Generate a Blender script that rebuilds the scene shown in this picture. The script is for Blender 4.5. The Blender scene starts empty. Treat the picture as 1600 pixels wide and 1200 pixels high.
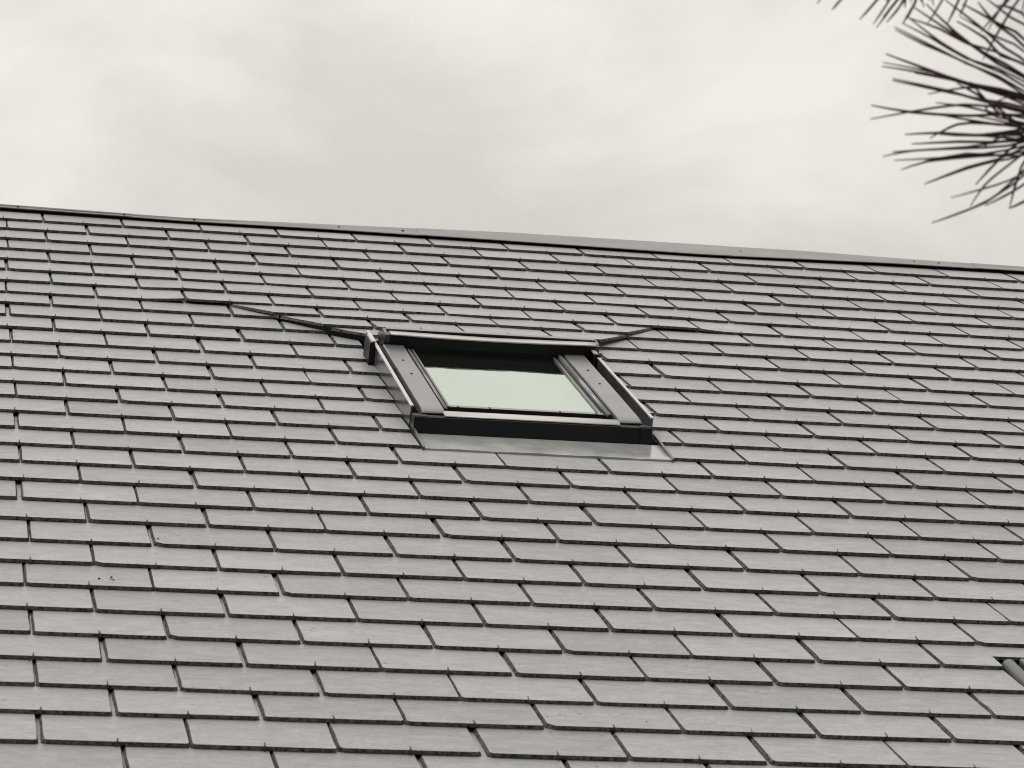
import bpy, bmesh, math, random
from mathutils import Vector, Matrix, noise

random.seed(11)
S = bpy.context.scene
W = 0.24                      # slate width in metres; roof coordinates (u, v, h) are in slate widths
PITCH = math.radians(40)
RIDGE_Z = 6.42
G = 0.61918                   # course height / slate width
FPX = 4779.5
R = [[0.9805840781691575, 0.17221651296261223, -0.09378879626129652],
     [0.052201092156808473, 0.23177692297502356, 0.9713673372900011],
     [0.18902357424083654, -0.9574032225970562, 0.21828687029226151]]
CAM = (-1.3849925, 39.5982168, -6.9974661)
DV = [-0.203, -0.203, -0.203, -0.168, -0.119, -0.049, -0.017, 0.002, 0.066, 0.108, 0.054, 0.072, 0.079, 0.17, 0.17, 0.151, 0.124, 0.091, 0.07, 0.059, 0.065, 0.054, 0.026, 0.043, 0.03, 0.067, 0.054, 0.051, 0.021, -0.003, -0.071, -0.112, -0.217, -0.261]
DU = [0.0, 0.0, 0.047, 0.011, 0.033, 0.011, 0.008, 0.002, -0.018, -0.027, -0.016, -0.032, -0.011, -0.023, -0.002, -0.015, 0.003, -0.017, -0.008, -0.002, 0.003, 0.016, -0.025, 0.021, 0.03, 0.017, -0.039, -0.015, -0.009, 0.006, 0.007, 0.022, -0.008, 0.034]

# ------------------------------------------------------------------ camera
ROOF_M = Matrix.Translation((0, 0, RIDGE_Z)) @ Matrix.Rotation(PITCH, 4, 'X')
def L(u, v, h=0.0):           # roof coordinates -> roof-local metres
    return Vector((u * W, -v * W, h * W))
cam_d = bpy.data.cameras.new('camera'); cam = bpy.data.objects.new('camera', cam_d)
S.collection.objects.link(cam); S.camera = cam
ax = [Vector((R[0][0], -R[0][1], -R[0][2])), -Vector((R[1][0], -R[1][1], -R[1][2])), -Vector((R[2][0], -R[2][1], -R[2][2]))]
rot = Matrix((ax[0], ax[1], ax[2])).transposed().to_4x4()
cam.matrix_world = ROOF_M @ Matrix.Translation(L(CAM[0], CAM[1], -CAM[2])) @ rot
cam_d.sensor_width = 36; cam_d.lens = FPX / 1600 * 36
cam_d.clip_start = 0.05; cam_d.clip_end = 2000
cam_d.dof.use_dof = True; cam_d.dof.focus_distance = 7.4; cam_d.dof.aperture_fstop = 19
CAMW = cam.matrix_world.copy()
def pix(x, y, d):             # point seen at photo pixel (x, y), d metres away along the view axis
    return CAMW @ Vector(((x - 800) / FPX * d, -(y - 600) / FPX * d, -d))
CAMI = CAMW.inverted()
def to_px(p):
    q = CAMI @ p
    if q.z > -0.01: return None
    return (800 + FPX * q.x / -q.z, 600 - FPX * q.y / -q.z, -q.z)

# ------------------------------------------------------------------ world
wd = bpy.data.worlds.new('World'); S.world = wd; wd.use_nodes = True
nt = wd.node_tree; nt.nodes.clear()
def N(t, **k):
    n = nt.nodes.new(t)
    for a, b in k.items(): setattr(n, a, b)
    return n
SUN_EL, SUN_ROT = math.radians(58), math.radians(-110)
sky = N('ShaderNodeTexSky', sky_type='NISHITA', sun_disc=False)
sky.sun_elevation = SUN_EL; sky.sun_rotation = SUN_ROT; sky.air_density = 1.5; sky.dust_density = 4
tc = N('ShaderNodeTexCoord')
sep = N('ShaderNodeSeparateXYZ'); nt.links.new(tc.outputs['Generated'], sep.inputs[0])
# overcast luminance (1 + 2 sin el) / 3 above the horizon, ground-dark handled by real ground
m1 = N('ShaderNodeMath', operation='MAXIMUM'); m1.inputs[1].default_value = 0; nt.links.new(sep.outputs[2], m1.inputs[0])
m2 = N('ShaderNodeMath', operation='MULTIPLY_ADD'); m2.inputs[1].default_value = 0.98; m2.inputs[2].default_value = 0.262
nt.links.new(m1.outputs[0], m2.inputs[0])
mp = N('ShaderNodeMapping'); mp.inputs['Scale'].default_value = (1, 1, 1.9); mp.inputs['Location'].default_value = (0.72, 0.35, 0.9)
nt.links.new(tc.outputs['Generated'], mp.inputs[0])
n1 = N('ShaderNodeTexNoise'); n1.inputs['Scale'].default_value = 8.5; n1.inputs['Detail'].default_value = 7; n1.inputs['Roughness'].default_value = 0.52
n1.inputs['Distortion'].default_value = 0.35
nt.links.new(mp.outputs[0], n1.inputs[0])
cr = N('ShaderNodeMapRange'); cr.inputs[1].default_value = 0.36; cr.inputs[2].default_value = 0.64; cr.inputs[3].default_value = 0.0; cr.inputs[4].default_value = 1.0
nt.links.new(n1.outputs[0], cr.inputs[0])
cmix = N('ShaderNodeMix', data_type='RGBA'); nt.links.new(cr.outputs[0], cmix.inputs[0])
cmix.inputs[6].default_value = (0.925, 0.876, 0.822, 1); cmix.inputs[7].default_value = (1.175, 1.118, 1.03, 1)
lum = N('ShaderNodeVectorMath', operation='SCALE'); nt.links.new(cmix.outputs[2], lum.inputs[0]); nt.links.new(m2.outputs[0], lum.inputs['Scale'])
b1 = N('ShaderNodeBackground'); nt.links.new(sky.outputs[0], b1.inputs[0]); b1.inputs[1].default_value = 0.05
b2 = N('ShaderNodeBackground'); nt.links.new(lum.outputs[0], b2.inputs[0]); b2.inputs[1].default_value = 1.0
mx = N('ShaderNodeMixShader'); mx.inputs[0].default_value = 0.97
nt.links.new(b1.outputs[0], mx.inputs[1]); nt.links.new(b2.outputs[0], mx.inputs[2])
wo = N('ShaderNodeOutputWorld'); nt.links.new(mx.outputs[0], wo.inputs[0])

sun_d = bpy.data.lights.new('sun', 'SUN'); sun_d.energy = 0.9; sun_d.angle = math.radians(25); sun_d.color = (1, 0.96, 0.9)
sun = bpy.data.objects.new('sun', sun_d); S.collection.objects.link(sun)
sd = Vector((math.sin(SUN_ROT) * math.cos(SUN_EL), math.cos(SUN_ROT) * math.cos(SUN_EL), math.sin(SUN_EL)))
sun.rotation_euler = (-sd).to_track_quat('-Z', 'Y').to_euler()
S.view_settings.view_transform = 'Standard'; S.view_settings.look = 'None'
S.view_settings.exposure = 0; S.view_settings.gamma = 1; S.view_settings.use_curve_mapping = False
S.render.engine = 'CYCLES'
S.cycles.max_bounces = 6
S.cycles.filter_width = 1.0

# ------------------------------------------------------------------ materials
def mat(name, col=(0.5, 0.5, 0.5), rough=0.5, metal=0.0, ior=1.5):
    m = bpy.data.materials.new(name); m.use_nodes = True
    b = m.node_tree.nodes['Principled BSDF']
    b.inputs['Base Color'].default_value = (*col, 1); b.inputs['Roughness'].default_value = rough
    b.inputs['Metallic'].default_value = metal; b.inputs['IOR'].default_value = ior
    return m, m.node_tree, b
def nd(t, ty, **k):
    n = t.nodes.new(ty)
    for a, b in k.items(): setattr(n, a, b)
    return n
def noise_n(t, vec, scale, detail=4, rough=0.5, dist=0.0):
    n = nd(t, 'ShaderNodeTexNoise'); n.inputs['Scale'].default_value = scale; n.inputs['Detail'].default_value = detail
    n.inputs['Roughness'].default_value = rough; n.inputs['Distortion'].default_value = dist
    t.links.new(vec, n.inputs['Vector']); return n
def mapr(t, src, a, b, c, d):
    n = nd(t, 'ShaderNodeMapRange'); t.links.new(src, n.inputs[0])
    for i, x in enumerate((a, b, c, d)): n.inputs[i + 1].default_value = x
    return n.outputs[0]
def mixc(t, fac, a, b, mode='MIX'):
    n = nd(t, 'ShaderNodeMix', data_type='RGBA', blend_type=mode)
    if isinstance(fac, (int, float)): n.inputs[0].default_value = fac
    else: t.links.new(fac, n.inputs[0])
    for i, x in ((6, a), (7, b)):
        if isinstance(x, tuple): n.inputs[i].default_value = (*x, 1)
        else: t.links.new(x, n.inputs[i])
    return n.outputs[2]
def math_n(t, op, a, b=0.0, c=None):
    n = nd(t, 'ShaderNodeMath', operation=op)
    for i, x in enumerate((a, b, c)):
        if x is None: continue
        if isinstance(x, (int, float)): n.inputs[i].default_value = x
        else: t.links.new(x, n.inputs[i])
    return n.outputs[0]

def slate_mat():
    m, t, b = mat('slate', rough=0.5, ior=1.56)
    geo = nd(t, 'ShaderNodeNewGeometry'); oi = nd(t, 'ShaderNodeObjectInfo')
    mp = nd(t, 'ShaderNodeMapping'); mp.inputs['Rotation'].default_value = (-PITCH, 0, 0)
    t.links.new(geo.outputs['Position'], mp.inputs[0])
    rnd = math_n(t, 'FRACT', math_n(t, 'MULTIPLY_ADD', oi.outputs['Random'], 7.31, geo.outputs['Random Per Island']))
    # each slate reads its own piece of the grain
    off = nd(t, 'ShaderNodeCombineXYZ'); t.links.new(math_n(t, 'MULTIPLY', rnd, 9.0), off.inputs[2])
    add = nd(t, 'ShaderNodeVectorMath', operation='ADD'); t.links.new(mp.outputs[0], add.inputs[0]); t.links.new(off.outputs[0], add.inputs[1])
    vec = add.outputs[0]
    tone = nd(t, 'ShaderNodeMapRange'); t.links.new(rnd, tone.inputs[0]); tone.inputs[3].default_value = 0.85; tone.inputs[4].default_value = 1.08
    big = noise_n(t, mp.outputs[0], 0.9, 2)
    base = mixc(t, mapr(t, big.outputs[0], 0.35, 0.65, 0, 1), (0.372, 0.380, 0.392), (0.420, 0.424, 0.428))
    mott = noise_n(t, vec, 16, 6, 0.62, 0.4)
    base = mixc(t, mapr(t, mott.outputs[0], 0.35, 0.68, 0, 0.55), base, (0.300, 0.306, 0.320))
    # warm iron bloom and pale lichen here and there
    blm = noise_n(t, vec, 7, 3, 0.6)
    base = mixc(t, mapr(t, blm.outputs[0], 0.66, 0.80, 0, 0.55), base, (0.42, 0.34, 0.25))
    lic = noise_n(t, mp.outputs[0], 45, 5, 0.7)
    base = mixc(t, mapr(t, lic.outputs[0], 0.66, 0.74, 0, 0.5), base, (0.52, 0.52, 0.47))
    sp = nd(t, 'ShaderNodeTexVoronoi'); sp.inputs['Scale'].default_value = 26; t.links.new(mp.outputs[0], sp.inputs['Vector'])
    gate = noise_n(t, mp.outputs[0], 5, 2)
    dots = math_n(t, 'MULTIPLY', mapr(t, sp.outputs['Distance'], 0.06, 0.11, 1, 0), mapr(t, gate.outputs[0], 0.57, 0.62, 0, 0.8))
    base = mixc(t, dots, base, (0.06, 0.055, 0.05))
    sc = nd(t, 'ShaderNodeVectorMath', operation='SCALE'); t.links.new(base, sc.inputs[0]); t.links.new(tone.outputs[0], sc.inputs['Scale'])
    t.links.new(mapr(t, mott.outputs[0], 0.3, 0.7, 0.27, 0.42), b.inputs['Roughness'])
    # cleavage ripples running across the slate
    mr = nd(t, 'ShaderNodeMapping'); mr.inputs['Rotation'].default_value = (0, 0, math.radians(-28)); mr.inputs['Scale'].default_value = (1.0, 1.9, 1)
    t.links.new(vec, mr.inputs[0])
    rip = noise_n(t, mr.outputs[0], 17, 5, 0.55, 1.4)
    fine = noise_n(t, vec, 90, 3, 0.6)
    line = noise_n(t, mr.outputs[0], 26, 4, 0.65, 1.6)
    veins = math_n(t, 'MULTIPLY', mapr(t, math_n(t, 'ABSOLUTE', math_n(t, 'SUBTRACT', line.outputs[0], 0.5)), 0.0, 0.010, 0.26, 0.0), mapr(t, mott.outputs[0], 0.48, 0.60, 0, 1))
    t.links.new(mixc(t, veins, sc.outputs[0], (0.17, 0.165, 0.15)), b.inputs['Base Color'])
    rdg = math_n(t, 'ABSOLUTE', math_n(t, 'SUBTRACT', rip.outputs[0], 0.5))
    hgt = math_n(t, 'ADD', math_n(t, 'MULTIPLY', math_n(t, 'MINIMUM', rdg, 0.05), 1.6), math_n(t, 'MULTIPLY', fine.outputs[0], 0.10))
    hgt = math_n(t, 'ADD', hgt, math_n(t, 'MULTIPLY', rip.outputs[0], 0.8))
    bp = nd(t, 'ShaderNodeBump'); bp.inputs['Strength'].default_value = 0.65; bp.inputs['Distance'].default_value = 0.009
    t.links.new(hgt, bp.inputs['Height']); t.links.new(bp.outputs[0], b.inputs['Normal'])
    return m
def edge_mat():
    m, t, b = mat('slate_dressed_edge', rough=0.85)
    geo = nd(t, 'ShaderNodeNewGeometry')
    n = noise_n(t, geo.outputs['Position'], 130, 4, 0.7)
    t.links.new(mixc(t, mapr(t, n.outputs[0], 0.35, 0.65, 0, 1), (0.030, 0.024, 0.031), (0.21, 0.195, 0.205)), b.inputs['Base Color'])  # dirt on dressed edges, with their shade also put into the dark tone
    bp = nd(t, 'ShaderNodeBump'); bp.inputs['Strength'].default_value = 1; bp.inputs['Distance'].default_value = 0.004
    t.links.new(n.outputs[0], bp.inputs['Height']); t.links.new(bp.outputs[0], b.inputs['Normal'])
    b.inputs['Specular IOR Level'].default_value = 0.15
    return m
def sheet_mat(name, col, rough, ior=1.6, metal=0.0, var=0.25, streak=True):
    m, t, b = mat(name, col, rough, metal, ior)
    tcn = nd(t, 'ShaderNodeNewGeometry')
    n = noise_n(t, tcn.outputs['Position'], 12, 2, 0.5)
    t.links.new(mixc(t, mapr(t, n.outputs[0], 0.35, 0.7, 0, 1), col, tuple(c * (1 + var) for c in col)), b.inputs['Base Color'])
    t.links.new(mapr(t, n.outputs[0], 0.3, 0.7, rough * 0.8, rough * 1.25), b.inputs['Roughness'])
    n2 = noise_n(t, tcn.outputs['Position'], 7, 1, 0.4)
    bp = nd(t, 'ShaderNodeBump'); bp.inputs['Strength'].default_value = 0.12; bp.inputs['Distance'].default_value = 0.003
    t.links.new(n2.outputs[0], bp.inputs['Height']); t.links.new(bp.outputs[0], b.inputs['Normal'])
    return m
M_SLATE, M_EDGE = slate_mat(), edge_mat()
M_COVER = sheet_mat('grey_lacquered_cover', (0.150, 0.150, 0.160), 0.30, 1.9)
M_HOOD = sheet_mat('hood_metal', (0.10, 0.098, 0.105), 0.24, 1.7)
M_FLASH = sheet_mat('flashing_metal', (0.075, 0.072, 0.078), 0.22, 1.7)
M_APRON = sheet_mat('apron_metal', (0.33, 0.335, 0.335), 0.24, 2.0)
M_LIP = sheet_mat('sky_sheen_lip', (0.52, 0.50, 0.51), 0.3, 1.9)  # sky reflection on the rolled edges put into a pale base colour
M_DARK = sheet_mat('dark_frame', (0.009, 0.011, 0.013), 0.5, 1.35)
M_TRIM = sheet_mat('dark_grey_trim', (0.08, 0.083, 0.088), 0.28, 1.6)
M_GASKET = mat('rubber_gasket', (0.02, 0.014, 0.018), 0.6)[0]
M_ROD = sheet_mat('trim_rod_metal', (0.20, 0.21, 0.21), 0.25, 1.8)
M_RIDGE = sheet_mat('ridge_metal', (0.21, 0.206, 0.212), 0.42, 1.6)
M_HOOK = mat('steel_hook', (0.10, 0.095, 0.10), 0.28, 0.85)[0]
M_SCREW = mat('screw_steel', (0.02, 0.02, 0.02), 0.5)[0]
M_DECK = mat('roof_boarding', (0.02, 0.018, 0.017), 0.9)[0]
M_RENDER = sheet_mat('cream_render', (0.55, 0.51, 0.43), 0.9, 1.4)
M_BIRD = mat('moss_speck', (0.02, 0.022, 0.015), 0.9)[0]
def glass_mat():
    m = bpy.data.materials.new('green_tinted_glass'); m.use_nodes = True; t = m.node_tree; t.nodes.clear()
    g = nd(t, 'ShaderNodeBsdfGlossy'); g.inputs['Color'].default_value = (0.87, 0.98, 0.90, 1); g.inputs['Roughness'].default_value = 0.03
    geo = nd(t, 'ShaderNodeNewGeometry'); n = noise_n(t, geo.outputs['Position'], 6, 3, 0.5)
    bp = nd(t, 'ShaderNodeBump'); bp.inputs['Strength'].default_value = 0.22; bp.inputs['Distance'].default_value = 0.004
    t.links.new(n.outputs[0], bp.inputs['Height']); t.links.new(bp.outputs[0], g.inputs['Normal'])
    tr = nd(t, 'ShaderNodeBsdfTransparent'); tr.inputs['Color'].default_value = (0.5, 0.65, 0.58, 1)
    df = nd(t, 'ShaderNodeBsdfDiffuse'); df.inputs['Color'].default_value = (0.30, 0.33, 0.28, 1)
    m0 = nd(t, 'ShaderNodeMixShader'); m0.inputs[0].default_value = 0.05
    t.links.new(tr.outputs[0], m0.inputs[1]); t.links.new(df.outputs[0], m0.inputs[2])
    fr = nd(t, 'ShaderNodeFresnel'); fr.inputs['IOR'].default_value = 18.0
    m1 = nd(t, 'ShaderNodeMixShader'); t.links.new(fr.outputs[0], m1.inputs[0])
    t.links.new(m0.outputs[0], m1.inputs[1]); t.links.new(g.outputs[0], m1.inputs[2])
    o = nd(t, 'ShaderNodeOutputMaterial'); t.links.new(m1.outputs[0], o.inputs[0])
    return m
M_GLASS = glass_mat()
def needle_mat():
    m, t, b = mat('pine_needle', (0.03, 0.035, 0.022), 0.5)
    oi = nd(t, 'ShaderNodeObjectInfo')
    t.links.new(mixc(t, oi.outputs['Random'], (0.055, 0.040, 0.035), (0.115, 0.050, 0.075)), b.inputs['Base Color'])  # purple lens fringing against the sky is put into the needle colour
    b.inputs['Specular IOR Level'].default_value = 0.3
    return m
M_NEEDLE = needle_mat()
M_BARK = sheet_mat('pine_bark', (0.10, 0.07, 0.05), 0.9, 1.4, var=0.8)
def grass_mat():
    m, t, b = mat('lawn', rough=0.95)
    geo = nd(t, 'ShaderNodeNewGeometry'); n = noise_n(t, geo.outputs['Position'], 3, 8, 0.7)
    t.links.new(mixc(t, n.outputs[0], (0.022, 0.03, 0.012), (0.055, 0.06, 0.03)), b.inputs['Base Color'])
    return m
M_LAWN = grass_mat()

# ------------------------------------------------------------------ helpers
COL = S.collection
def link(name, me, parent=None, mats=()):
    for mm in mats:
        if mm.name not in [x.name for x in me.materials if x]: me.materials.append(mm)
    o = bpy.data.objects.new(name, me); COL.objects.link(o)
    if parent: o.parent = parent
    return o
def obj(name, bm, m, parent=None, smooth=False):
    me = bpy.data.meshes.new(name); bmesh.ops.recalc_face_normals(bm, faces=bm.faces); bm.to_mesh(me); bm.free()
    if smooth:
        for p in me.polygons: p.use_smooth = True
    return link(name, me, parent, m if isinstance(m, (list, tuple)) else [m])
def bevel(bm, w, seg=2):
    bmesh.ops.bevel(bm, geom=list(bm.edges), offset=w, segments=seg, affect='EDGES', profile=0.5)
def box(bm, u0, u1, v0, v1, h0, h1, bev=0.0):      # box in roof coordinates
    b = bmesh.new()
    vs = [b.verts.new(L(u, v, h)) for h in (h0, h1) for v in (v0, v1) for u in (u0, u1)]
    for f in ((0, 1, 3, 2), (4, 6, 7, 5), (0, 4, 5, 1), (2, 3, 7, 6), (0, 2, 6, 4), (1, 5, 7, 3)): b.faces.new([vs[i] for i in f])
    if bev: bevel(b, bev * W)
    me = bpy.data.meshes.new('tmp'); b.to_mesh(me); b.free(); bm.from_mesh(me); bpy.data.meshes.remove(me)
def prism_u(bm, prof, u0, u1, n=1, fn=None, caps=True):   # (v,h) profile swept along u
    rings = []
    for i in range(n + 1):
        u = u0 + (u1 - u0) * i / n
        rings.append([bm.verts.new(L(u, *(fn(u, v, h, i / n) if fn else (v, h)))) for v, h in prof])
    k = len(prof)
    for a, b in zip(rings, rings[1:]):
        for j in range(k): bm.faces.new((a[j], a[(j + 1) % k], b[(j + 1) % k], b[j]))
    if caps: bm.faces.new(rings[0]); bm.faces.new(rings[-1][::-1])
def prism_v(bm, prof, v0, v1, n=1, fn=None):               # (u,h) profile swept down the slope
    rings = []
    for i in range(n + 1):
        v = v0 + (v1 - v0) * i / n
        rings.append([bm.verts.new(L((fn(i / n, u, h)[0] if fn else u), v, (fn(i / n, u, h)[1] if fn else h))) for u, h in prof])
    k = len(prof)
    for a, b in zip(rings, rings[1:]):
        for j in range(k): bm.faces.new((a[j], a[(j + 1) % k], b[(j + 1) % k], b[j]))
    bm.faces.new(rings[0]); bm.faces.new(rings[-1][::-1])
def tube(bm, pts, rads, sides=6, cap=True):
    rings = []
    for i, p in enumerate(pts):
        d = (pts[min(i + 1, len(pts) - 1)] - pts[max(i - 1, 0)]).normalized()
        a = d.orthogonal().normalized() if i == 0 else (a - d * a.dot(d)).normalized()
        b = d.cross(a); r = rads[i] if isinstance(rads, (list, tuple)) else rads
        rings.append([bm.verts.new(p + (a * math.cos(2 * math.pi * k / sides) + b * math.sin(2 * math.pi * k / sides)) * r) for k in range(sides)])
    for A, B in zip(rings, rings[1:]):
        for j in range(sides): bm.faces.new((A[j], A[(j + 1) % sides], B[(j + 1) % sides], B[j]))
    if cap: bm.faces.new(rings[0][::-1]); bm.faces.new(rings[-1])

# ------------------------------------------------------------------ ground
bm = bmesh.new(); s = 400
vs = [bm.verts.new((x, y, 0)) for x, y in ((-s, -s), (s, -s), (s, s), (-s, s))]; bm.faces.new(vs)
o = obj('ground', bm, M_LAWN); o['kind'] = 'structure'

# ------------------------------------------------------------------ house
U0, U1, VE = -6.0, 18.0, 24.6
house = bpy.data.objects.new('house', None); COL.objects.link(house)
house['label'] = 'house with a grey natural slate roof, two roof windows and a metal ridge'
house['category'] = 'house'
def row_v(n):
    d = DV[n] if 0 <= n < len(DV) else (DV[0] if n < 0 else DV[-1])
    return (n + d) * G
def row_u(n):
    return (DU[n] if 0 <= n < len(DU) else 0.0) + (0.0 if n % 2 else 0.5)
roof = None
bm = bmesh.new()
def quadbox(bm, a, b, c, d, thick):
    top = [bm.verts.new(p) for p in (a, b, c, d)]
    n = (b - a).cross(d - a).normalized() * thick
    bot = [bm.verts.new(p - n) for p in (a, b, c, d)]
    bm.faces.new(top); bm.faces.new(bot[::-1])
    for i in range(4): bm.faces.new((top[i], bot[i], bot[(i + 1) % 4], top[(i + 1) % 4]))
# front slope boarding with openings for the two windows
def deck_rects():
    cuts = [(3.36, 5.62, 8.0, 11.3), (7.06, 9.44, 17.95, 21.3)]
    us = sorted({U0, U1} | {c[0] for c in cuts} | {c[1] for c in cuts}); vs = sorted({0.15, VE} | {c[2] for c in cuts} | {c[3] for c in cuts})
    for i in range(len(us) - 1):
        for j in range(len(vs) - 1):
            mu, mv = (us[i] + us[i + 1]) / 2, (vs[j] + vs[j + 1]) / 2
            if not any(c[0] < mu < c[1] and c[2] < mv < c[3] for c in cuts): yield us[i], us[i + 1], vs[j], vs[j + 1]
for r_ in deck_rects(): box(bm, *r_, -0.35, -0.16)
roof = obj('roof', bm, M_DECK, house); roof.matrix_parent_inverse.identity(); roof.matrix_local = ROOF_M

# back slope, walls, gutter
ry = -math.cos(PITCH) * VE * W
rz = RIDGE_Z - math.sin(PITCH) * VE * W
x0, x1 = U0 * W, U1 * W
bm = bmesh.new()
quadbox(bm, Vector((x1, 0.03, RIDGE_Z - 0.03)), Vector((x0, 0.03, RIDGE_Z - 0.03)), Vector((x0, -ry, rz - 0.03)), Vector((x1, -ry, rz - 0.03)), 0.06)
obj('back_slope', bm, M_EDGE, house)
def wbox(bm, a, b):
    vs = [bm.verts.new((x, y, z)) for z in (a[2], b[2]) for y in (a[1], b[1]) for x in (a[0], b[0])]
    for f in ((0, 1, 3, 2), (4, 6, 7, 5), (0, 4, 5, 1), (2, 3, 7, 6), (0, 2, 6, 4), (1, 5, 7, 3)): bm.faces.new([vs[i] for i in f])
for yy in (ry + 0.45, -ry - 0.70):
    bm = bmesh.new(); wbox(bm, (x0 + 0.2, yy, 0), (x1 - 0.2, yy + 0.25, rz + 0.1)); obj('wall', bm, M_RENDER, house)
for xx in (x0 + 0.2, x1 - 0.45):
    bm = bmesh.new(); yb = ry + 0.70; pr = [(yb, 0), (-yb, 0), (-yb, rz + 0.1), (0, RIDGE_Z - 0.35), (yb, rz + 0.1)]
    A = [bm.verts.new((xx, y, z)) for y, z in pr]; B = [bm.verts.new((xx + 0.25, y, z)) for y, z in pr]
    bm.faces.new(A); bm.faces.new(B[::-1])
    for i in range(5): bm.faces.new((A[i], A[(i + 1) % 5], B[(i + 1) % 5], B[i]))
    obj('gable_wall', bm, M_RENDER, house)
bm = bmesh.new()
pr = [(ry - 0.02 - 0.06 + 0.06 * math.cos(a), rz - 0.08 + 0.06 * math.sin(a)) for a in [math.pi + math.pi * k / 8 for k in range(9)]]
pr += [(y * 1.0 + (0.008 if y < ry - 0.08 else -0.008), z + 0.004) for y, z in pr[::-1]]
A = [bm.verts.new((x0, y, z)) for y, z in pr]; B = [bm.verts.new((x1, y, z)) for y, z in pr]
for i in range(len(pr)): bm.faces.new((A[i], A[(i + 1) % len(pr)], B[(i + 1) % len(pr)], B[i]))
obj('gutter', bm, M_HOOD, house)

# ------------------------------------------------------------------ slates
STEP, THK = 0.033, 0.028
LEN = 2.25
def outline(rng, x0=0.007, x1=0.993, ln=LEN * G, g=G):
    # counter-clockwise seen from outside, y up the slope from the tail
    def j(a): return rng.uniform(-a, a)
    cl, crr = rng.uniform(0.024, 0.040), rng.uniform(0.020, 0.032)
    if rng.random() < 0.12: cl *= 1.9
    p = [(x0 + cl, 0.003)]
    n = 4
    for i in range(1, n): p.append((x0 + (x1 - x0) * (i + j(0.25)) / n, j(0.0035)))
    p += [(x1 - crr, 0.003), (x1 + j(0.002), crr * 0.9)]
    for f in (0.3, 0.62, 1.0): p.append((x1 + j(0.0045), g * f * (1 + j(0.1))))
    p += [(x1, ln), (x0, ln)]
    for f in (1.0, 0.62, 0.3): p.append((x0 + j(0.0045), g * f * (1 + j(0.1))))
    p.append((x0 + j(0.002), cl * 0.8))
    return p
def slate_bm(bm, poly, org, rng, bev_side=0.017, zf=None, fan=True):
    """poly in slate-local widths; org = (u, v of the tail); zf adds lift"""
    k = len(poly)
    cx = sum(p[0] for p in poly) / k; cy = sum(p[1] for p in poly) / k
    def top_z(y): return 0.5 * STEP - STEP * (y / G)
    T, B = [], []
    xa = min(p[0] for p in poly); xb = max(p[0] for p in poly); std = k == 15
    for i, (x, y) in enumerate(poly):
        a, c = poly[i - 1], poly[(i + 1) % k]
        tx, ty = c[0] - a[0], c[1] - a[1]; l = math.hypot(tx, ty) or 1
        nx, ny = -ty / l, tx / l                       # inward
        w = bev_side * (0.35 + 0.65 * abs(nx)) * rng.uniform(0.55, 1.45)
        w = min(w, 0.40 * math.hypot(x - a[0], y - a[1]), 0.40 * math.hypot(x - c[0], y - c[1]))
        if org is None: ou, ov = 0, 0
        else: ou, ov = org
        if std:
            xt = min(max(x, xa + rng.uniform(0.013, 0.021)), xb - rng.uniform(0.010, 0.017)) if 0.2 > x or x > 0.8 else x
            yt = max(y, 0.0) + (0.004 if y < 0.02 else 0.0)
        else: xt, yt = x + nx * w, y + ny * w
        lift = zf(ou + x, ov - y) if zf else 0
        T.append(bm.verts.new(Vector(((ou + xt) * W, (-ov + yt) * W, (top_z(yt) + lift) * W))))
        B.append(bm.verts.new(Vector(((ou + x) * W, (-ov + y) * W, (top_z(y) - THK + lift) * W))))
    if fan:
        c_ = Vector((0, 0, 0))
        for v in T: c_ += v.co
        c_ = bm.verts.new(c_ / k)
        for i in range(k): bm.faces.new((T[i], T[(i + 1) % k], c_)).material_index = 0
    else:
        bm.faces.new(T).material_index = 0
    for i in range(k):
        q = bm.faces.new((T[i], B[i], B[(i + 1) % k], T[(i + 1) % k])); q.material_index = 1
def finish(bm, name, parent, loc=None):
    me = bpy.data.meshes.new(name); bm.to_mesh(me); bm.free()
    o = link(name, me, parent, [M_SLATE, M_EDGE])
    if loc: o.location = loc
    return o
variants = []
for i in range(36):
    rng = random.Random(100 + i); bm = bmesh.new(); slate_bm(bm, outline(rng), None, rng)
    me = bpy.data.meshes.new('slate'); bm.to_mesh(me); bm.free(); me.materials.append(M_SLATE); me.materials.append(M_EDGE); variants.append(me)

def clip(poly, a, b, c):       # keep a*x + b*y <= c
    out = []
    for i in range(len(poly)):
        p, q = poly[i], poly[(i + 1) % len(poly)]
        dp, dq = a * p[0] + b * p[1] - c, a * q[0] + b * q[1] - c
        if dp <= 0: out.append(p)
        if dp * dq < 0:
            t_ = dp / (dp - dq); out.append((p[0] + (q[0] - p[0]) * t_, p[1] + (q[1] - p[1]) * t_))
    res = []
    for p in out:
        if not res or math.hypot(p[0] - res[-1][0], p[1] - res[-1][1]) > 1e-3: res.append(p)
    return res
def area(p): return 0.5 * sum(p[i][0] * p[(i + 1) % len(p)][1] - p[(i + 1) % len(p)][0] * p[i][1] for i in range(len(p)))

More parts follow.
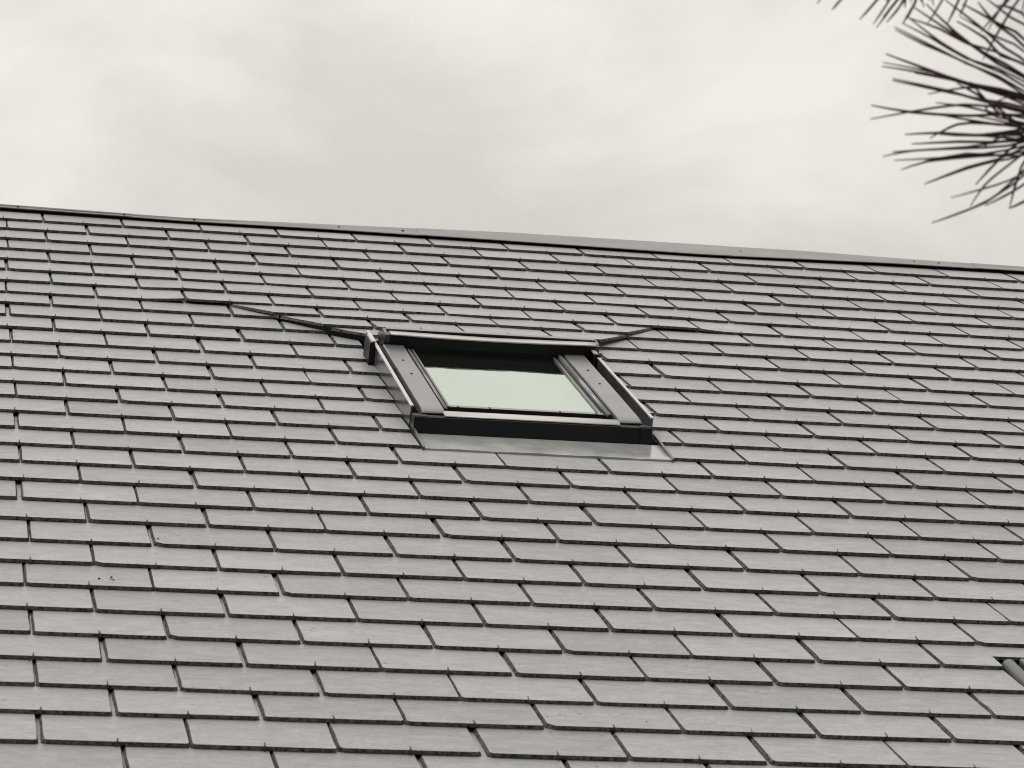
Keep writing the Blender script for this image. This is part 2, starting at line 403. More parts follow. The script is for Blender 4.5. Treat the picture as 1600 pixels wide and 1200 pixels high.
# raised part above the first window: bounded by two diagonals
DL = ((2.00, 5.69), (2.95, 6.90)); DL2 = ((2.95, 6.90), (3.36, 7.28)); DR = ((6.90, 5.66), (5.97, 6.96))
def smooth(a, b, x):
    x = max(0, min(1, (x - a) / (b - a))); return x * x * (3 - 2 * x)
def lift(u, v):
    m = smooth(1.08, 1.5, u) * (1 - smooth(7.35, 7.8, u))
    return m * (0.078 * smooth(5.2, 7.6, v) + 0.020 * smooth(3.9, 5.3, v))
def half(p, A, B, keep_right, u, tail):      # local coords: x = U - u, y = tail - V
    ax2, ay2, bx2, by2 = A[0] - u, tail - A[1], B[0] - u, tail - B[1]
    dx, dy = bx2 - ax2, by2 - ay2; a, b = -dy, dx; c = a * ax2 + b * ay2
    if not keep_right: a, b, c = -a, -b, -c
    return clip(p, -a, -b, -c)
def upper(p, u, tail):
    for A, B, k in ((DL[0], DL[1], True), (DL2[0], DL2[1], True), (DR[0], DR[1], False)):
        if len(p) > 2: p = half(p, A, B, k, u, tail)
    return p
jobs = []      # (area weight, kind, data)
NR = 39
for n in range(1, NR):
    vt, vb = row_v(n), row_v(n + 1)
    j0 = math.floor(U0)
    for k in range(j0, int(U1) + 1):
        rng = random.Random(n * 1000 + k)
        u = k + row_u(n) + rng.uniform(-0.012, 0.012)
        if n == 1: ln = 0.95 * G + 0.2
        else: ln = LEN * G
        tail = vb + rng.uniform(-0.007, 0.007)
        c = to_px(ROOF_M @ L(u + 0.5, vb - 0.3))
        vis = False; a_px = 0
        if c:
            hw = FPX / c[2] * W * 0.5
            if -hw < c[0] < 1600 + hw and 0 < c[1] < 1200 + 25: vis = True
            a_px = (FPX / c[2]) ** 2 * (c[2] and 1) if vis else 0
        jobs.append((a_px, n, k, u, tail, ln, vis))
W1 = (3.285, 5.715)            # flashing edges of window 1
made = []
hooks = bmesh.new()
def add_hook(u, v, rng, lf=0.0):
    r = 0.0072 * W * rng.uniform(0.85, 1.15)
    x = rng.uniform(-0.012, 0.012); tz = 0.5 * STEP + lf; top = tz + rng.uniform(0.006, 0.013)
    P = [L(u, v - 0.06, tz - STEP - 0.002), L(u, v + 0.012, tz - STEP), L(u + x * .3, v + 0.018, tz - 0.012), L(u + x * 0.6, v + 0.008, top - 0.003),
         L(u + x, v - rng.uniform(0.022, 0.034), top + rng.uniform(0.0, 0.010))]
    tube(hooks, P, [r * 0.9, r, r, r, r * 0.8], 4)
order = sorted(range(len(jobs)), key=lambda i: -jobs[i][0])
rank = {i: r for r, i in enumerate(order)}
single_budget = 296
used = 0
rest = bmesh.new()
def emit(poly_or_none, org, rng, single, zf=None, n=0):
    """one slate: as its own object while the budget lasts, else joined"""
    global used
    if single:
        used += 1
        if poly_or_none is None:
            o = link('slate', variants[rng.randrange(len(variants))], roof)
            o.location = L(org[0], org[1], rng.uniform(-0.0006, 0.0006)); o.rotation_euler = (rng.uniform(-.0004, .0008), rng.uniform(-.0008, .0008), math.radians(rng.uniform(-0.30, 0.30)))
        else:
            bm = bmesh.new(); slate_bm(bm, poly_or_none, org, rng, zf=zf, fan=not (n == 28 and len(poly_or_none) == 9))
            # keep the origin at the slate's own corner
            bmesh.ops.translate(bm, verts=bm.verts, vec=-L(*org)); finish(bm, 'slate', roof, L(*org))
    else:
        slate_bm(rest, poly_or_none or outline(rng), org, rng, zf=zf, fan=not (n == 28 and poly_or_none and len(poly_or_none) == 9))
for idx in order:
    a_px, n, k, u, tail, ln, vis = jobs[idx]
    rng = random.Random(n * 777 + k)
    single = vis and used < single_budget
    poly = None; head = tail - ln
    custom = n == 1
    pl = outline(rng, ln=ln) if custom else None
    def get():
        return pl if pl is not None else outline(rng, ln=ln)
    hook_ok = True
    # ---- window 1 cut
    pieces = None
    if head < 11.86 and tail > 6.9 and tail < 11.95 and u + 1 > W1[0] and u < W1[1] and n >= 11:
        p = get(); pieces = []
        left = clip(p, 1, 0, W1[0] - u); right = clip(p, -1, 0, -(W1[1] - u))
        for q in (left, right):
            if len(q) > 2 and area(q) > 0.03: pieces.append((q, None))
        if n == 11:
            up = upper(p, u, tail); up = clip(up, 0, -1, -(tail - 7.32)) if len(up) > 2 else up
            if len(up) > 2 and area(up) > 0.03: pieces.append((up, lift))
        hook_ok = False
    elif n in (9, 10):
        base = get(); pieces = []
        inside_u = u + 1 > 1.6 and u < 7.4
        if inside_u:
            up = upper(base, u, tail)
            lo_l = u < 3.3; lo_r = u + 1 > 5.8
            if len(up) > 2 and area(up) > 0.03: pieces.append((up, lift))
            lowp = base
            if n == 10 or True:
                ql = clip(lowp, 1, 0, 3.30 - u) if lo_l and u + 1 > 3.30 else (lowp if lo_l else [])
                qr = clip(lowp, -1, 0, -(5.9 - u)) if lo_r and u < 5.9 else (lowp if lo_r else [])
                for q in (ql, qr):
                    if len(q) > 2 and area(q) > 0.03 and not (up and len(up) > 2 and area(up) > area(base) * 0.97): pieces.append((q, None))
        else: pieces = None
    elif n in (7, 8) and u + 1 > 0.8 and u < 8.0:
        pieces = [(get(), lift)]
    # ---- window 2 cut
    if u + 1 > 7.02 and u < 9.5 and tail > 17.68 and head < 21.5 and n >= 28 and n < 35:
        p = get(); pieces = []; hook_ok = False
        left = clip(p, 1, 0, 7.005 - u); right = clip(p, -1, 0, -(9.5 - u))
        for q in (left, right):
            if len(q) > 2 and area(q) > 0.03: pieces.append((q, None))
        if n == 28 and u < 7.005 < u + 1:
            a_, y0 = 7.005 - u, tail - 17.66
            pieces = [([(0.035, 0), (0.2, 0.003), (a_ - 0.03, 0), (a_, 0.02), (a_, y0), (0.988, y0), (0.988, ln), (0.012, ln), (0.012, 0.03)], None)]
        elif n == 28:
            q = clip(clip(clip(p, 0, -1, -(tail - 17.66)), -1, 0, -(7.005 - u)), 1, 0, 9.5 - u)
            if len(q) > 2: pieces.append((q, None))
    if pieces is None:
        emit(pl if custom else None, (u, tail), rng, single, n=n)
    else:
        for q, zf in pieces: emit(q, (u, tail), rng, single, zf, n)
    if vis and hook_ok and not (3.2 < u + 0.5 < 5.75 and 6.9 < tail < 11.9):
        on_lift = n in (7, 8) or (n in (9, 10) and pieces and any(z for _, z in pieces))
        if n in (9, 10) and pieces and len(pieces) > 1: pass
        else: add_hook(u + 0.5, tail, rng, lift(u + 0.5, tail) if on_lift else 0)
me = bpy.data.meshes.new('slates'); rest.to_mesh(me); rest.free()
o = link('slates', me, roof, [M_SLATE, M_EDGE]); o['kind'] = 'stuff'
o = obj('slate_hooks', hooks, M_HOOK, roof); o['kind'] = 'stuff'

# saddle flashing upstand; near-black puts the wedge shadow under the raised slates into colour
def skirt(pts, name):
    bm = bmesh.new(); rings = []
    for (u, v, ins) in pts:
        hh = lift(u, v) + 0.5 * STEP - THK * 0.9
        rings.append([bm.verts.new(L(u + dx, v, h)) for dx, h in ((0, -0.05), (0, hh), (ins, hh), (ins, -0.05))])
    for A, B in zip(rings, rings[1:]):
        for j in range(4): bm.faces.new((A[j], A[(j + 1) % 4], B[(j + 1) % 4], B[j]))
    bm.faces.new(rings[0]); bm.faces.new(rings[-1][::-1])
    return obj(name, bm, M_DARK, roof)
skirt([(2.06, 5.72, .03), (2.5, 6.28, .03), (2.98, 6.90, .03), (3.38, 7.26, .03)], 'saddle_flashing')
skirt([(6.86, 5.68, -.03), (6.4, 6.32, -.03), (5.95, 6.95, -.03)], 'saddle_flashing')
# ------------------------------------------------------------------ ridge capping
def interp(tab, x):
    for (a, b), (c, d) in zip(tab, tab[1:]):
        if x <= c: return b + (d - b) * max(0, (x - a)) / (c - a)
    return tab[-1][1]
LIP = [(-6, .44), (-.53, .45), (1.9, .60), (3.6, .55), (6.1, .60), (8.7, .71), (10.1, .58), (11.4, .47), (13.2, .46), (18, .5)]
APX = [(-6, .33), (-.53, .36), (1.92, .50), (3.6, .33), (6.2, .10), (8.85, .10), (10.25, .07), (11.5, .18), (13.3, .25), (18, .3)]
joints = [U0, -2.6, 1.1, 4.9, 9.05, 12.6, 15.5, U1]
for i in range(len(joints) - 1):
    a, b = joints[i], joints[i + 1] + 0.05
    bm = bmesh.new(); n = 16; rings = []
    dh = 0.004 * (i % 2)
    for k in range(n + 1):
        u = a + (b - a) * k / n
        vl, va = interp(LIP, u), interp(APX, u)
        wob = 0.006 * math.sin(u * 2.3)
        pf = [(vl, 0.024), (vl, 0.034), (vl - 0.04, 0.040), ((vl + va) / 2, 0.047 + wob), (va + 0.03, 0.058), (va, 0.055), (va - 0.03, 0.035), (-0.15, -0.25), (-0.5, -1.0), (-0.5, -1.05), (va - 0.06, 0.0)]
        rings.append([bm.verts.new(L(u, v, h + dh)) for v, h in pf])
    kk = len(rings[0])
    for A, B in zip(rings, rings[1:]):
        for j in range(kk): bm.faces.new((A[j], A[(j + 1) % kk], B[(j + 1) % kk], B[j]))
    bm.faces.new(rings[0]); bm.faces.new(rings[-1][::-1])
    obj('ridge_capping', bm, M_RIDGE, roof)
bm = bmesh.new()
for u in (-0.3, 1.05, 1.95, 3.85, 6.3, 9.3, 11.75, 12.1, 4.7, 14.0):
    v = (interp(LIP, u) + interp(APX, u)) / 2
    tube(bm, [L(u, v, 0.03), L(u, v, 0.056)], 0.016 * W, 8)
obj('ridge_screw', bm, M_SCREW, roof)['kind'] = 'stuff'

# ------------------------------------------------------------------ first roof window
def rwin(label):
    bm = bmesh.new()
    # casing: sides and head of the outer frame, dark
    box(bm, 3.375, 3.66, 7.9, 10.955, -0.20, 0.125); box(bm, 5.32, 5.60, 7.9, 10.955, -0.20, 0.125)
    box(bm, 3.663, 5.317, 7.9, 8.22, -0.20, 0.12)
    o = obj('roof_window', bm, M_DARK, roof); o['label'] = label
    return o
win = rwin('roof window with open view of its green tinted pane, in the middle of the slope')
win['label'] = 'grey metal framed roof window in the middle of the slate slope'
# glass
bm = bmesh.new(); box(bm, 3.67, 5.31, 8.0, 10.664, 0.118, 0.130); obj('glass_pane', bm, M_GLASS, win)
# near-black sheet below the pane puts the unlit well's shade into colour
bm = bmesh.new()
box(bm, 3.663, 5.317, 8.222, 10.9, -0.5, -0.45); obj('unlit_well', bm, M_DARK, win)
# front sill of the frame: dark vertical face under a bright rounded top
bm = bmesh.new()
prism_u(bm, [(10.96, -0.2), (10.96, 0.128), (11.12, 0.150), (11.17, 0.155), (11.20, 0.148), (11.258, 0.0), (11.258, -0.2)], 3.295, 5.655)
obj('front_face', bm, M_DARK, win)
bm = bmesh.new()
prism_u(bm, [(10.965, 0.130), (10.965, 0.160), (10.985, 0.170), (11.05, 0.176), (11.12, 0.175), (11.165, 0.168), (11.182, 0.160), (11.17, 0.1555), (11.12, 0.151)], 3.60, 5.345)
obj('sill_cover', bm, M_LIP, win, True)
for a, b in ((3.29, 3.42), (5.54, 5.66)):
    bm = bmesh.new(); prism_u(bm, [(11.15, 0.156), (11.15, 0.163), (11.20, 0.163), (11.22, 0.15), (11.268, 0.0), (11.260, 0.0), (11.205, 0.15)], a, b); obj('end_plate', bm, M_DARK, win)
# gasket round the glass
bm = bmesh.new()
box(bm, 3.66, 3.715, 8.16, 10.66, 0.131, 0.146, 0.004); box(bm, 5.262, 5.318, 8.16, 10.66, 0.131, 0.146, 0.004)
box(bm, 3.66, 5.318, 10.665, 10.735, 0.05, 0.148)
obj('gasket', bm, M_GASKET, win)
bm = bmesh.new(); box(bm, 3.71, 5.27, 10.66, 10.728, 0.149, 0.153, 0.001); obj('glazing_bead', bm, M_COVER, win)
bm = bmesh.new()
for u in (3.80, 4.12, 4.83, 5.2):
    box(bm, u - 0.008, u + 0.008, 10.67, 10.738, 0.150, 0.156, 0.001)
obj('glazing_clip', bm, M_GASKET, win)['kind'] = 'stuff'
# bright inner trims: thin one left, fat rolled rod right
bm = bmesh.new(); prism_v(bm, [(3.650, 0.140), (3.650, 0.158), (3.660, 0.163), (3.676, 0.160), (3.684, 0.150), (3.684, 0.140)], 8.16, 10.80); obj('inner_trim', bm, M_ROD, win, True)
bm = bmesh.new(); prism_v(bm, [(3.700, 0.1465), (3.700, 0.156), (3.712, 0.158), (3.720, 0.153), (3.720, 0.1465)], 8.16, 10.72); obj('inner_trim', bm, M_COVER, win)
bm = bmesh.new(); prism_v(bm, [(5.238, 0.131), (5.238, 0.150), (5.250, 0.154), (5.258, 0.148), (5.258, 0.131)], 8.16, 10.72); obj('inner_trim', bm, M_COVER, win)
bm = bmesh.new(); cu, ch, rr = 5.312, 0.156, 0.026
prism_v(bm, [(cu + rr * math.cos(a), ch + rr * math.sin(a)) for a in [2 * math.pi * k / 14 for k in range(14)]], 8.16, 10.80); obj('rolled_rod', bm, M_ROD, win, True)
bm = bmesh.new(); prism_v(bm, [(cu + 0.9 * rr * math.cos(a), ch + 0.9 * rr * math.sin(a)) for a in [2 * math.pi * k / 12 for k in range(12)]], 10.801, 10.83); obj('rod_end', bm, M_GASKET, win)

# side covers: upper short piece and long lower piece, rolled nose at the bottom end
def cover(u0, u1, v0, v1, hh, nose):
    bm = bmesh.new(); e = 0.018
    prof = [(u0, 0.128), (u0, hh - e), (u0 + e * 0.3, hh - e * 0.3), (u0 + e, hh), (u1 - e, hh + 0.004), (u1 - e * 0.3, hh - e * 0.3), (u1, hh - e), (u1, 0.128)]
    stations = [(0, 0)]
    L_ = v1 - v0; rings = []
    st = [(v0, 0.0), (v0 + L_ * 0.5, 0.0)] + ([(v1 - 0.16, 0.0), (v1 - 0.10, 0.003), (v1 - 0.05, 0.009), (v1 - 0.015, 0.018), (v1, 0.030)] if nose else [(v1, 0.0)])
    for v, d in st: rings.append([bm.verts.new(L(u, v, h - (d if h > 0.14 else 0))) for u, h in prof])
    k = len(prof)
    for A, B in zip(rings, rings[1:]):
        for j in range(k): bm.faces.new((A[j], A[(j + 1) % k], B[(j + 1) % k], B[j]))
    bm.faces.new(rings[0]); bm.faces.new(rings[-1][::-1])
    return obj('side_cover', bm, M_COVER, win, False)
for u0, u1 in ((3.385, 3.622), (5.355, 5.590)):
    cover(u0, u1, 8.16, 9.22, 0.186, False)
    cover(u0, u1, 9.20, 11.06, 0.190, True)
    bm = bmesh.new(); box(bm, u0 + 0.008, u1 - 0.004, 11.061, 11.075, 0.129, 0.158); obj('cover_end', bm, M_DARK, win)
    um = (u0 + u1) / 2
    for v, hh in ((8.89, 0.190), (9.52, 0.194)):
        bm = bmesh.new(); tube(bm, [L(um, v, hh - 0.02), L(um, v, hh + 0.004)], 0.014 * W, 8); obj('screw', bm, M_SCREW, win)

# hood across the head: bent sheet with a slight sag in the middle
bm = bmesh.new()
def hfn(u, v, h, t):
    s_ = math.sin(math.pi * t)
    if v > 8.0: return v + 0.025 * s_, h - (0.010 * s_ if h > 0.25 else 0)
    return v, h
prism_u(bm, [(8.15, 0.175), (8.155, 0.290), (8.145, 0.300), (8.02, 0.305), (7.90, 0.300), (7.6, 0.20), (7.45, 0.10), (7.5, 0.08), (7.9, 0.20), (8.13, 0.175)], 3.47, 5.70, 18, hfn)
hood = obj('hood', bm, M_DARK, win)  # near-black puts the shade of the downslope face into the colour
bm = bmesh.new()     # rolled front edge, its sky sheen put into a pale colour
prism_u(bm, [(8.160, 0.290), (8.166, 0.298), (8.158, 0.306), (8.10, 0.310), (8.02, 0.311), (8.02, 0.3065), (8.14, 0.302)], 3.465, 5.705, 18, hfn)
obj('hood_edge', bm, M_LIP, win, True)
bm = bmesh.new()     # raised seam behind, downslope shade put in as near-black, thin light top
prism_u(bm, [(8.015, 0.300), (8.018, 0.322), (7.96, 0.323), (7.94, 0.300)], 3.44, 5.72, 1); obj('hood_seam', bm, M_GASKET, win)
bm = bmesh.new(); box(bm, 3.44, 5.72, 7.93, 8.016, 0.3235, 0.329); obj('hood_seam_top', bm, M_COVER, win)
for a, b in ((3.405, 3.468), (5.702, 5.745)):
    bm = bmesh.new(); prism_u(bm, [(8.12, 0.17), (8.13, 0.285), (8.09, 0.302), (7.93, 0.318), (7.6, 0.19), (7.7, 0.10)], a, b); obj('hood_cap', bm, M_FLASH, win)
# vertical head face (dark) between the covers
bm = bmesh.new(); box(bm, 3.40, 5.66, 8.135, 8.149, 0.10, 0.20); obj('head_face', bm, M_DARK, win)

# side flashings: upstand, folded top edge and gutter floor
for s_, uo in ((1, 3.29), (-1, 5.705)):
    bm = bmesh.new()
    ho = 0.205
    prism_v(bm, [(uo - 0.008 * s_, -0.02), (uo + 0.010 * s_, -0.02), (uo + 0.016 * s_, ho), (uo - 0.004 * s_, ho)], 7.6, 11.0)
    o = obj('side_flashing', bm, M_FLASH, win)
    bm = bmesh.new(); prism_v(bm, [(uo - 0.010 * s_, ho - 0.006), (uo - 0.010 * s_, ho + 0.008), (uo + 0.022 * s_, ho + 0.010), (uo + 0.022 * s_, ho - 0.004)], 7.62, 11.005)
    obj('folded_edge', bm, M_LIP, win)
    bm = bmesh.new(); box(bm, min(uo + 0.02 * s_, uo + 0.085 * s_), max(uo + 0.02 * s_, uo + 0.085 * s_), 7.6, 10.95, 0.0, 0.02); obj('gutter_floor', bm, M_FLASH, win)
    # corner saddle at the top end
    bm = bmesh.new(); a = uo - (0.068 if s_ > 0 else -0.012); b = uo - (0.012 if s_ > 0 else 0.040)
    prism_v(bm, [(a, -0.02), (a + 0.004 * s_, 0.225), (a + 0.012 * s_, 0.236), (b, 0.238), (b, -0.02)], 7.92, 8.34)
    cs = obj('corner_saddle', bm, M_DARK, win)
    bm = bmesh.new(); prism_v(bm, [(a + 0.018 * s_, 0.236), (a + 0.022 * s_, 0.250), (b + 0.01 * s_, 0.254), (b + 0.014 * s_, 0.238)], 7.95, 8.33); obj('saddle_edge', bm, M_LIP, win)
# apron on the slates below
bm = bmesh.new()
prism_u(bm, [(11.262, -0.04), (11.27, 0.001), (11.60, 0.001), (11.845, 0.010), (11.855, 0.006), (11.858, -0.022), (11.845, -0.022)], 3.315, 5.725, 22,
        lambda u, v, h, t: (v, h + (0.003 * math.sin(u * 9) + 0.002 * math.sin(u * 23) if v > 11.5 else 0)))
obj('apron', bm, M_APRON, win)
for s_, uo in ((1, 3.30), (-1, 5.735)):
    bm = bmesh.new(); prism_v(bm, [(uo - 0.010, -0.03), (uo - 0.010, 0.052), (uo + 0.008, 0.058), (uo + 0.008, -0.03)], 10.98, 11.87, 6, lambda t, u, h: (u, h - (0.030 * t if h > 0.03 else 0)))
    obj('apron_fold', bm, M_FLASH, win)

# back flashing between hood and the raised slates, and lead wedges below the diagonals
bm = bmesh.new(); prism_u(bm, [(6.3, -0.01), (6.3, 0.0), (6.72, 0.02), (7.6, 0.10), (7.6, 0.0)], 3.40, 5.90); obj('back_flashing', bm, M_FLASH, win)

# ------------------------------------------------------------------ second roof window, cut by the frame
bm = bmesh.new()
box(bm, 7.02, 7.24, 17.95, 21.3, -0.3, -0.02); box(bm, 9.26, 9.48, 17.95, 21.3, -0.3, -0.02)
box(bm, 7.02, 9.48, 17.70, 17.94, -0.3, -0.10); box(bm, 7.02, 9.48, 21.302, 21.5, -0.3, 0.12)
win2 = obj('roof_window', bm, M_DARK, roof); win2['label'] = 'second roof window lower right with a rounded grey side trim, only its corner showing'
for cu, nm in ((7.065, 1), (9.435, -1)):
    bm = bmesh.new(); rr = 0.062
    pts = [(cu + rr * math.cos(a), -0.015 + rr * 1.05 * math.sin(a)) for a in [math.pi * k / 14 for k in range(15)]]
    prism_v(bm, pts, 17.86, 21.35, 4, lambda t, u, h: (u, h)); obj('rounded_trim', bm, M_TRIM, win2, True)
bm = bmesh.new(); box(bm, 7.15, 9.35, 17.84, 18.1, -0.10, 0.055, 0.015); obj('hood', bm, M_TRIM, win2)
bm = bmesh.new(); box(bm, 7.385, 9.115, 18.102, 21.2, 0.0, 0.02); obj('glass_pane', bm, M_GLASS, win2)
bm = bmesh.new(); box(bm, 7.385, 9.115, 18.102, 21.2, -0.4, -0.36); obj('unlit_well', bm, M_DARK, win2)  # near-black sheet paints the shade of the unlit well
bm = bmesh.new(); prism_u(bm, [(21.52, 0.0), (21.52, 0.03), (22.0, 0.03), (22.0, 0.01)], 7.0, 9.5); obj('apron', bm, M_APRON, win2)

for a, b in ((7.15, 7.38), (9.12, 9.35)):
    bm = bmesh.new(); box(bm, a, b, 18.103, 21.25, -0.10, 0.05, 0.012); obj('side_cover', bm, M_COVER, win2)
# ------------------------------------------------------------------ moss crumbs on two slates
bm = bmesh.new()
def un(x, y, h=0.03):
    d = ROOF_M.inverted() @ pix(x, y, 10.0); c = L(CAM[0], CAM[1], -CAM[2]); k = (h * W - c.z) / (d.z - c.z)
    return c + (d - c) * k
for x, y, r_ in ((155, 905.5, 2.6), (174, 903, 2.2), (177, 907.5, 2.2), (172.5, 907, 1.4), (305, 657, 2.2), (247, 843, 2.4), (46, 1033, 2.0), (504, 891, 1.6), (1207, 1142, 1.3), (1010, 1129, 1.6)):
    p = un(x, y, 0.0); b = bmesh.new(); bmesh.ops.create_icosphere(b, subdivisions=1, radius=r_ * 0.0011 * 1.0)
    for v in b.verts: v.co = p + Vector((v.co.x * random.uniform(.8, 1.4), v.co.y * random.uniform(.8, 1.5), v.co.z * 0.8)) + Vector((0, 0, 0.0015))
    m_ = bpy.data.meshes.new('t'); b.to_mesh(m_); b.free(); bm.from_mesh(m_); bpy.data.meshes.remove(m_)
obj('moss_crumbs', bm, M_BIRD, roof)['kind'] = 'stuff'

# ------------------------------------------------------------------ pine tree
pine = bpy.data.objects.new('pine_tree', None); COL.objects.link(pine)
fwd = (CAMW.to_3x3() @ Vector((0, 0, -1))); fwd.z = 0; fwd.normalize()
rgt = Vector((fwd.y, -fwd.x, 0))
base = Vector((CAMW.translation.x, CAMW.translation.y, 0)) + fwd * 3.3 + rgt * 1.9
pine.location = base
pine['label'] = 'pine whose dark long needle tufts hang into the upper right sky'
pine['category'] = 'pine tree'
def P_(p): return p - base
bm = bmesh.new()
tp = [Vector((0.04 * math.sin(z * 1.3), 0.05 * math.cos(z), z)) for z in [0, .6, 1.3, 2.2, 3.1, 4.2, 5.2, 6.2]]
tube(bm, tp, [.17, .14, .125, .11, .095, .07, .045, .02], 12)
obj('trunk', bm, M_BARK, pine, True)
D = 3.0
tuftA = pix(1622, 212, D); tuftB = pix(1440, -75, D * 1.02); tuftC = pix(1640, -60, D * 0.98)
def branch(tip, zt, extra=()):
    bm = bmesh.new(); s = base + Vector((0, 0, zt)); m_ = (s + tip) / 2 + Vector((0, 0, -0.05))
    pts = [s, s.lerp(m_, .5) + Vector((0, 0, .02)), m_, m_.lerp(tip, .55) + Vector((0, 0, -.02)), tip]
    tube(bm, [P_(p) for p in pts], [.03, .022, .015, .010, .007], 8)
    for e in extra: tube(bm, [P_(m_.lerp(tip, .6)), P_(m_.lerp(tip, .8).lerp(e, .5)), P_(e)], [.010, .007, .005], 6)
    return obj('branch', bm, M_BARK, pine, True)
brA = branch(tuftA, 3.0); brB = branch(tuftC, 3.35, (tuftB,))
def needle_mesh(pts, r0):
    bm = bmesh.new()
    # resample a smooth curve through the given points
    q = []
    n = len(pts)
    for i in range(n - 1):
        p0, p1, p2, p3 = pts[max(i - 1, 0)], pts[i], pts[i + 1], pts[min(i + 2, n - 1)]
        for t in ((0, .5) if i < n - 2 else (0, .5, 1)):
            q.append(0.5 * ((2 * p1) + (p2 - p0) * t + (2 * p0 - 5 * p1 + 4 * p2 - p3) * t * t + (3 * p1 - p0 - 3 * p2 + p3) * t ** 3))
    k = len(q); rad = [r0 * min(1, 0.45 + 2.2 * (i / (k - 1))) for i in range(k)]
    tube(bm, q, rad, 4); return bm
def z2(a, b): return (1300 + a / 3.333, b / 3.333)
TR = [
 [(205,548),(420,585),(720,603),(1000,600)], [(200,620),(420,580),(620,550),(760,548),(1010,590)],
 [(265,325),(520,375),(700,435),(1010,530)], [(260,345),(500,385),(760,455),(1010,548)], [(280,280),(480,355),(720,437),(1010,500)],
 [(315,420),(600,480),(800,520),(1010,560)], [(315,410),(600,472),(800,530),(1010,575)], [(380,700),(560,692),(750,703),(1000,690)],
 [(510,720),(610,665),(720,640),(1000,665)], [(415,750),(650,738),(850,740),(1000,730)], [(265,815),(420,785),(700,765),(1000,715)],
 [(315,790),(600,775),(800,768),(1000,740)], [(325,835),(600,820),(800,800),(1000,760)], [(360,885),(500,840),(750,815),(1000,790)],
 [(480,960),(700,880),(850,840),(1000,800)], [(490,955),(700,872),(860,830),(1000,770)], [(620,1030),(780,985),(920,940),(1040,860)],
 [(720,1075),(790,970),(880,890),(1010,790)], [(520,1160),(650,1115),(820,1040),(1040,880)], [(620,1125),(800,1055),(920,960),(1040,840)],
 [(800,1070),(900,1020),(1000,960),(1090,880)], [(920,1085),(1000,1050),(1080,980)], [(325,140),(560,258),(700,330),(1010,480)],
 [(330,155),(480,232),(740,345),(1010,500)], [(365,120),(520,200),(700,305),(1010,430)], [(390,90),(560,150),(700,225),(1010,340)],
 [(385,80),(560,215),(740,320),(1010,455)], [(430,40),(640,180),(800,280),(1010,400)], [(490,20),(640,165),(860,330),(1030,420)],
 [(650,110),(800,200),(880,290),(1030,350)], [(665,85),(850,190),(1030,290)], [(680,20),(860,120),(1040,240)], [(760,10),(860,130),(1030,270)],
 [(800,-10),(930,90),(1060,200)], [(540,535),(700,555),(850,590),(1010,620)], [(560,700),(760,705),(1000,672)], [(500,490),(700,455),(880,475),(1020,520)],
 [(430,380),(650,420),(880,475),(1030,540)], [(590,0),(760,130),(900,250),(1040,350)], [(860,30),(930,40),(1050,150)], [(480,840),(700,800),(900,812),(1030,800)],
 [(520,590),(800,640),(900,650),(1030,650)], [(930,500),(800,560),(860,610),(1000,640)],
]
HANG = [  # needles hanging from above: tip, then towards the shoot
 [(0,50),(45,0),(120,-90)], [(145,100),(235,0),(320,-110)], [(150,95),(225,10),(300,-110)], [(215,125),(300,0),(360,-120)], [(230,145),(330,12),(400,-120)],
 [(285,115),(370,10),(420,-120)], [(265,90),(340,0),(400,-100)], [(370,120),(430,20),(470,-110)], [(390,85),(445,-10),(480,-110)],
 [(500,120),(575,0),(620,-110)], [(600,125),(660,0),(700,-120)], [(665,80),(700,0),(730,-120)], [(-80,20),(-20,-50),(60,-130)], [(340,60),(380,-20),(430,-110)], [(380,40),(390,-30),(450,-110)],
]
cnt = 0
def add_needle(px, br, dtip, dbase, r):
    global cnt
    n = len(px); P3 = []
    for i, (a, b) in enumerate(px):
        x, y = z2(a, b); f = i / (n - 1); P3.append(P_(pix(x, y, dtip + (dbase - dtip) * f)))
    obj('needle', needle_mesh(P3, r), M_NEEDLE, br); cnt += 1
rg = random.Random(5)
RN = 0.00128
for p in TR:
    p = p + [(1065 + rg.uniform(-12, 12), 690 + rg.uniform(-60, 60))] if p[-1][1] > 420 else p + [(1075, 560 + rg.uniform(-60, 40))]
    add_needle(p, brA, D + rg.uniform(-.05, .05), D, RN * rg.uniform(.85, 1.2))
for p in HANG: add_needle(p, brB, D + rg.uniform(-.06, .06), D * 1.01, RN * rg.uniform(.85, 1.15))
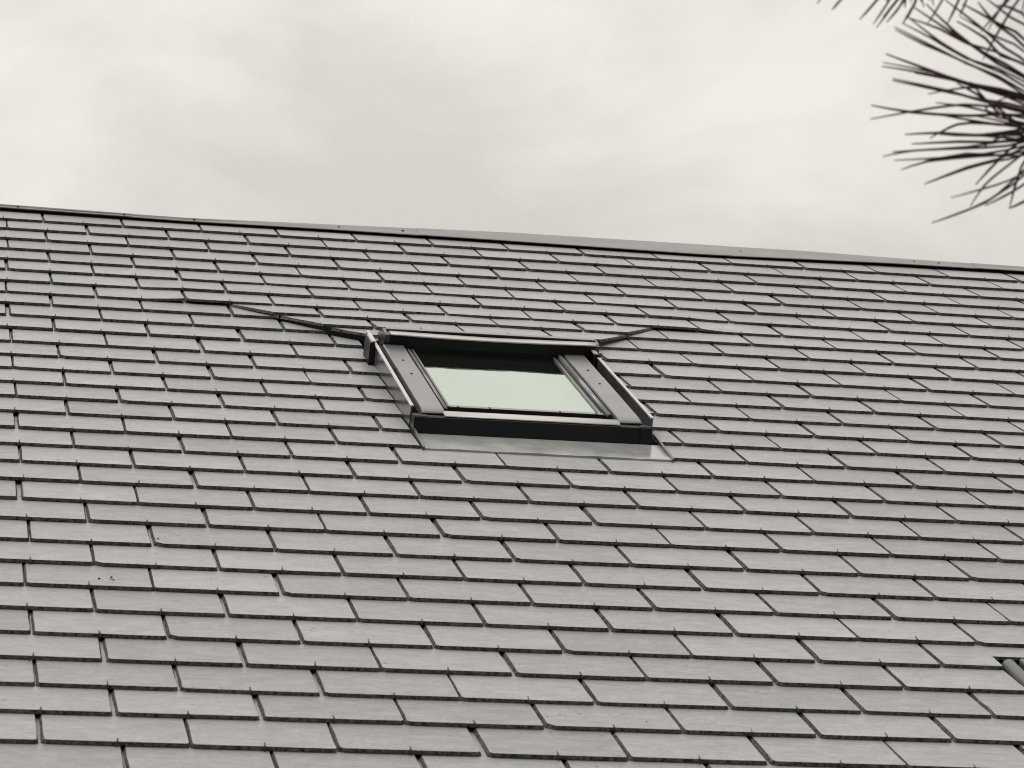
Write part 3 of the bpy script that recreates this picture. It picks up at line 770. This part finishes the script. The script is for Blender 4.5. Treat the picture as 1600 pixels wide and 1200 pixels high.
# further needles of the near tufts, fanned round the shoot ends
def fan(c, n, br, axis, spread, rl=(.10, .15), seed=1, check=None):
    r = random.Random(seed)
    for i in range(n):
        for _ in range(40):
            d = Vector((r.gauss(0, 1), r.gauss(0, 1), r.gauss(0, 1))).normalized()
            d = (axis * spread + d).normalized()
            ln = r.uniform(*rl); s_ = c + Vector((r.gauss(0, .006), r.gauss(0, .006), r.gauss(0, .006)))
            tip = s_ + d * ln + Vector((0, 0, -0.012)); q = to_px(tip)
            if not check or check(q): break
        else: continue
        mid = s_.lerp(tip, .5) + Vector((r.gauss(0, .004), r.gauss(0, .004), .006))
        yield [P_(s_), P_(mid), P_(tip)][::-1], br
singles = []
cr_ = CAMW.to_3x3()
axA = (cr_ @ Vector((-0.7, 0.55, 0))).normalized()
singles += list(fan(tuftA, 12, brA, axA, .35, (.07, .125), 3, lambda q: q and q[0] > 1440 and q[1] < 330 and (q[0] < 1600 or True)))
singles += list(fan(tuftC, 30, brB, (cr_ @ Vector((-0.3, -0.9, 0))).normalized(), .5, (.06, .12), 4, lambda q: q and q[0] > 1520 and q[1] < 130))
singles += list(fan(tuftB, 12, brB, (cr_ @ Vector((-0.2, -0.9, 0))).normalized(), 1.0, (.05, .075), 9, lambda q: q and q[0] > 1370 and q[0] < 1460 and q[1] < 12))
for pts, br in singles: obj('needle', needle_mesh(pts, RN * rg.uniform(.8, 1.15)), M_NEEDLE, br); cnt += 1
# the rest of the crown, beyond the frame
rr_ = random.Random(21)
for i in range(14):
    a = rr_.uniform(0, 2 * math.pi); zt = 3.2 + i * 0.21; ln = rr_.uniform(.7, 1.5) * (1 - i * .03)
    tip = base + Vector((math.cos(a) * ln, math.sin(a) * ln, zt + .15))
    ok = True
    for f in (.5, .75, 1.0, 1.15):
        q = to_px(base.lerp(tip, f) * 1.0 + Vector((0, 0, zt * (1 - f))))
        if q and -400 < q[0] < 2050 and -400 < q[1] < 1500: ok = False
    if not ok: continue
    br = branch(tip, zt); bm = bmesh.new()
    for j in range(5):
        c = base + Vector((0, 0, zt)); c = c.lerp(tip, .45 + .137 * j) + Vector((rr_.gauss(0, .07), rr_.gauss(0, .07), rr_.gauss(0, .05)))
        for pts, _ in fan(c, 60, None, (tip - base).normalized(), .4, (.08, .14), 50 + i * 7 + j):
            tube(bm, pts, [RN * .5, RN, RN], 3, False)
    o = obj('needles', bm, M_NEEDLE, br); o['kind'] = 'stuff'
print('slates single', used, 'needles', cnt)
bpy.context.view_layer.update()
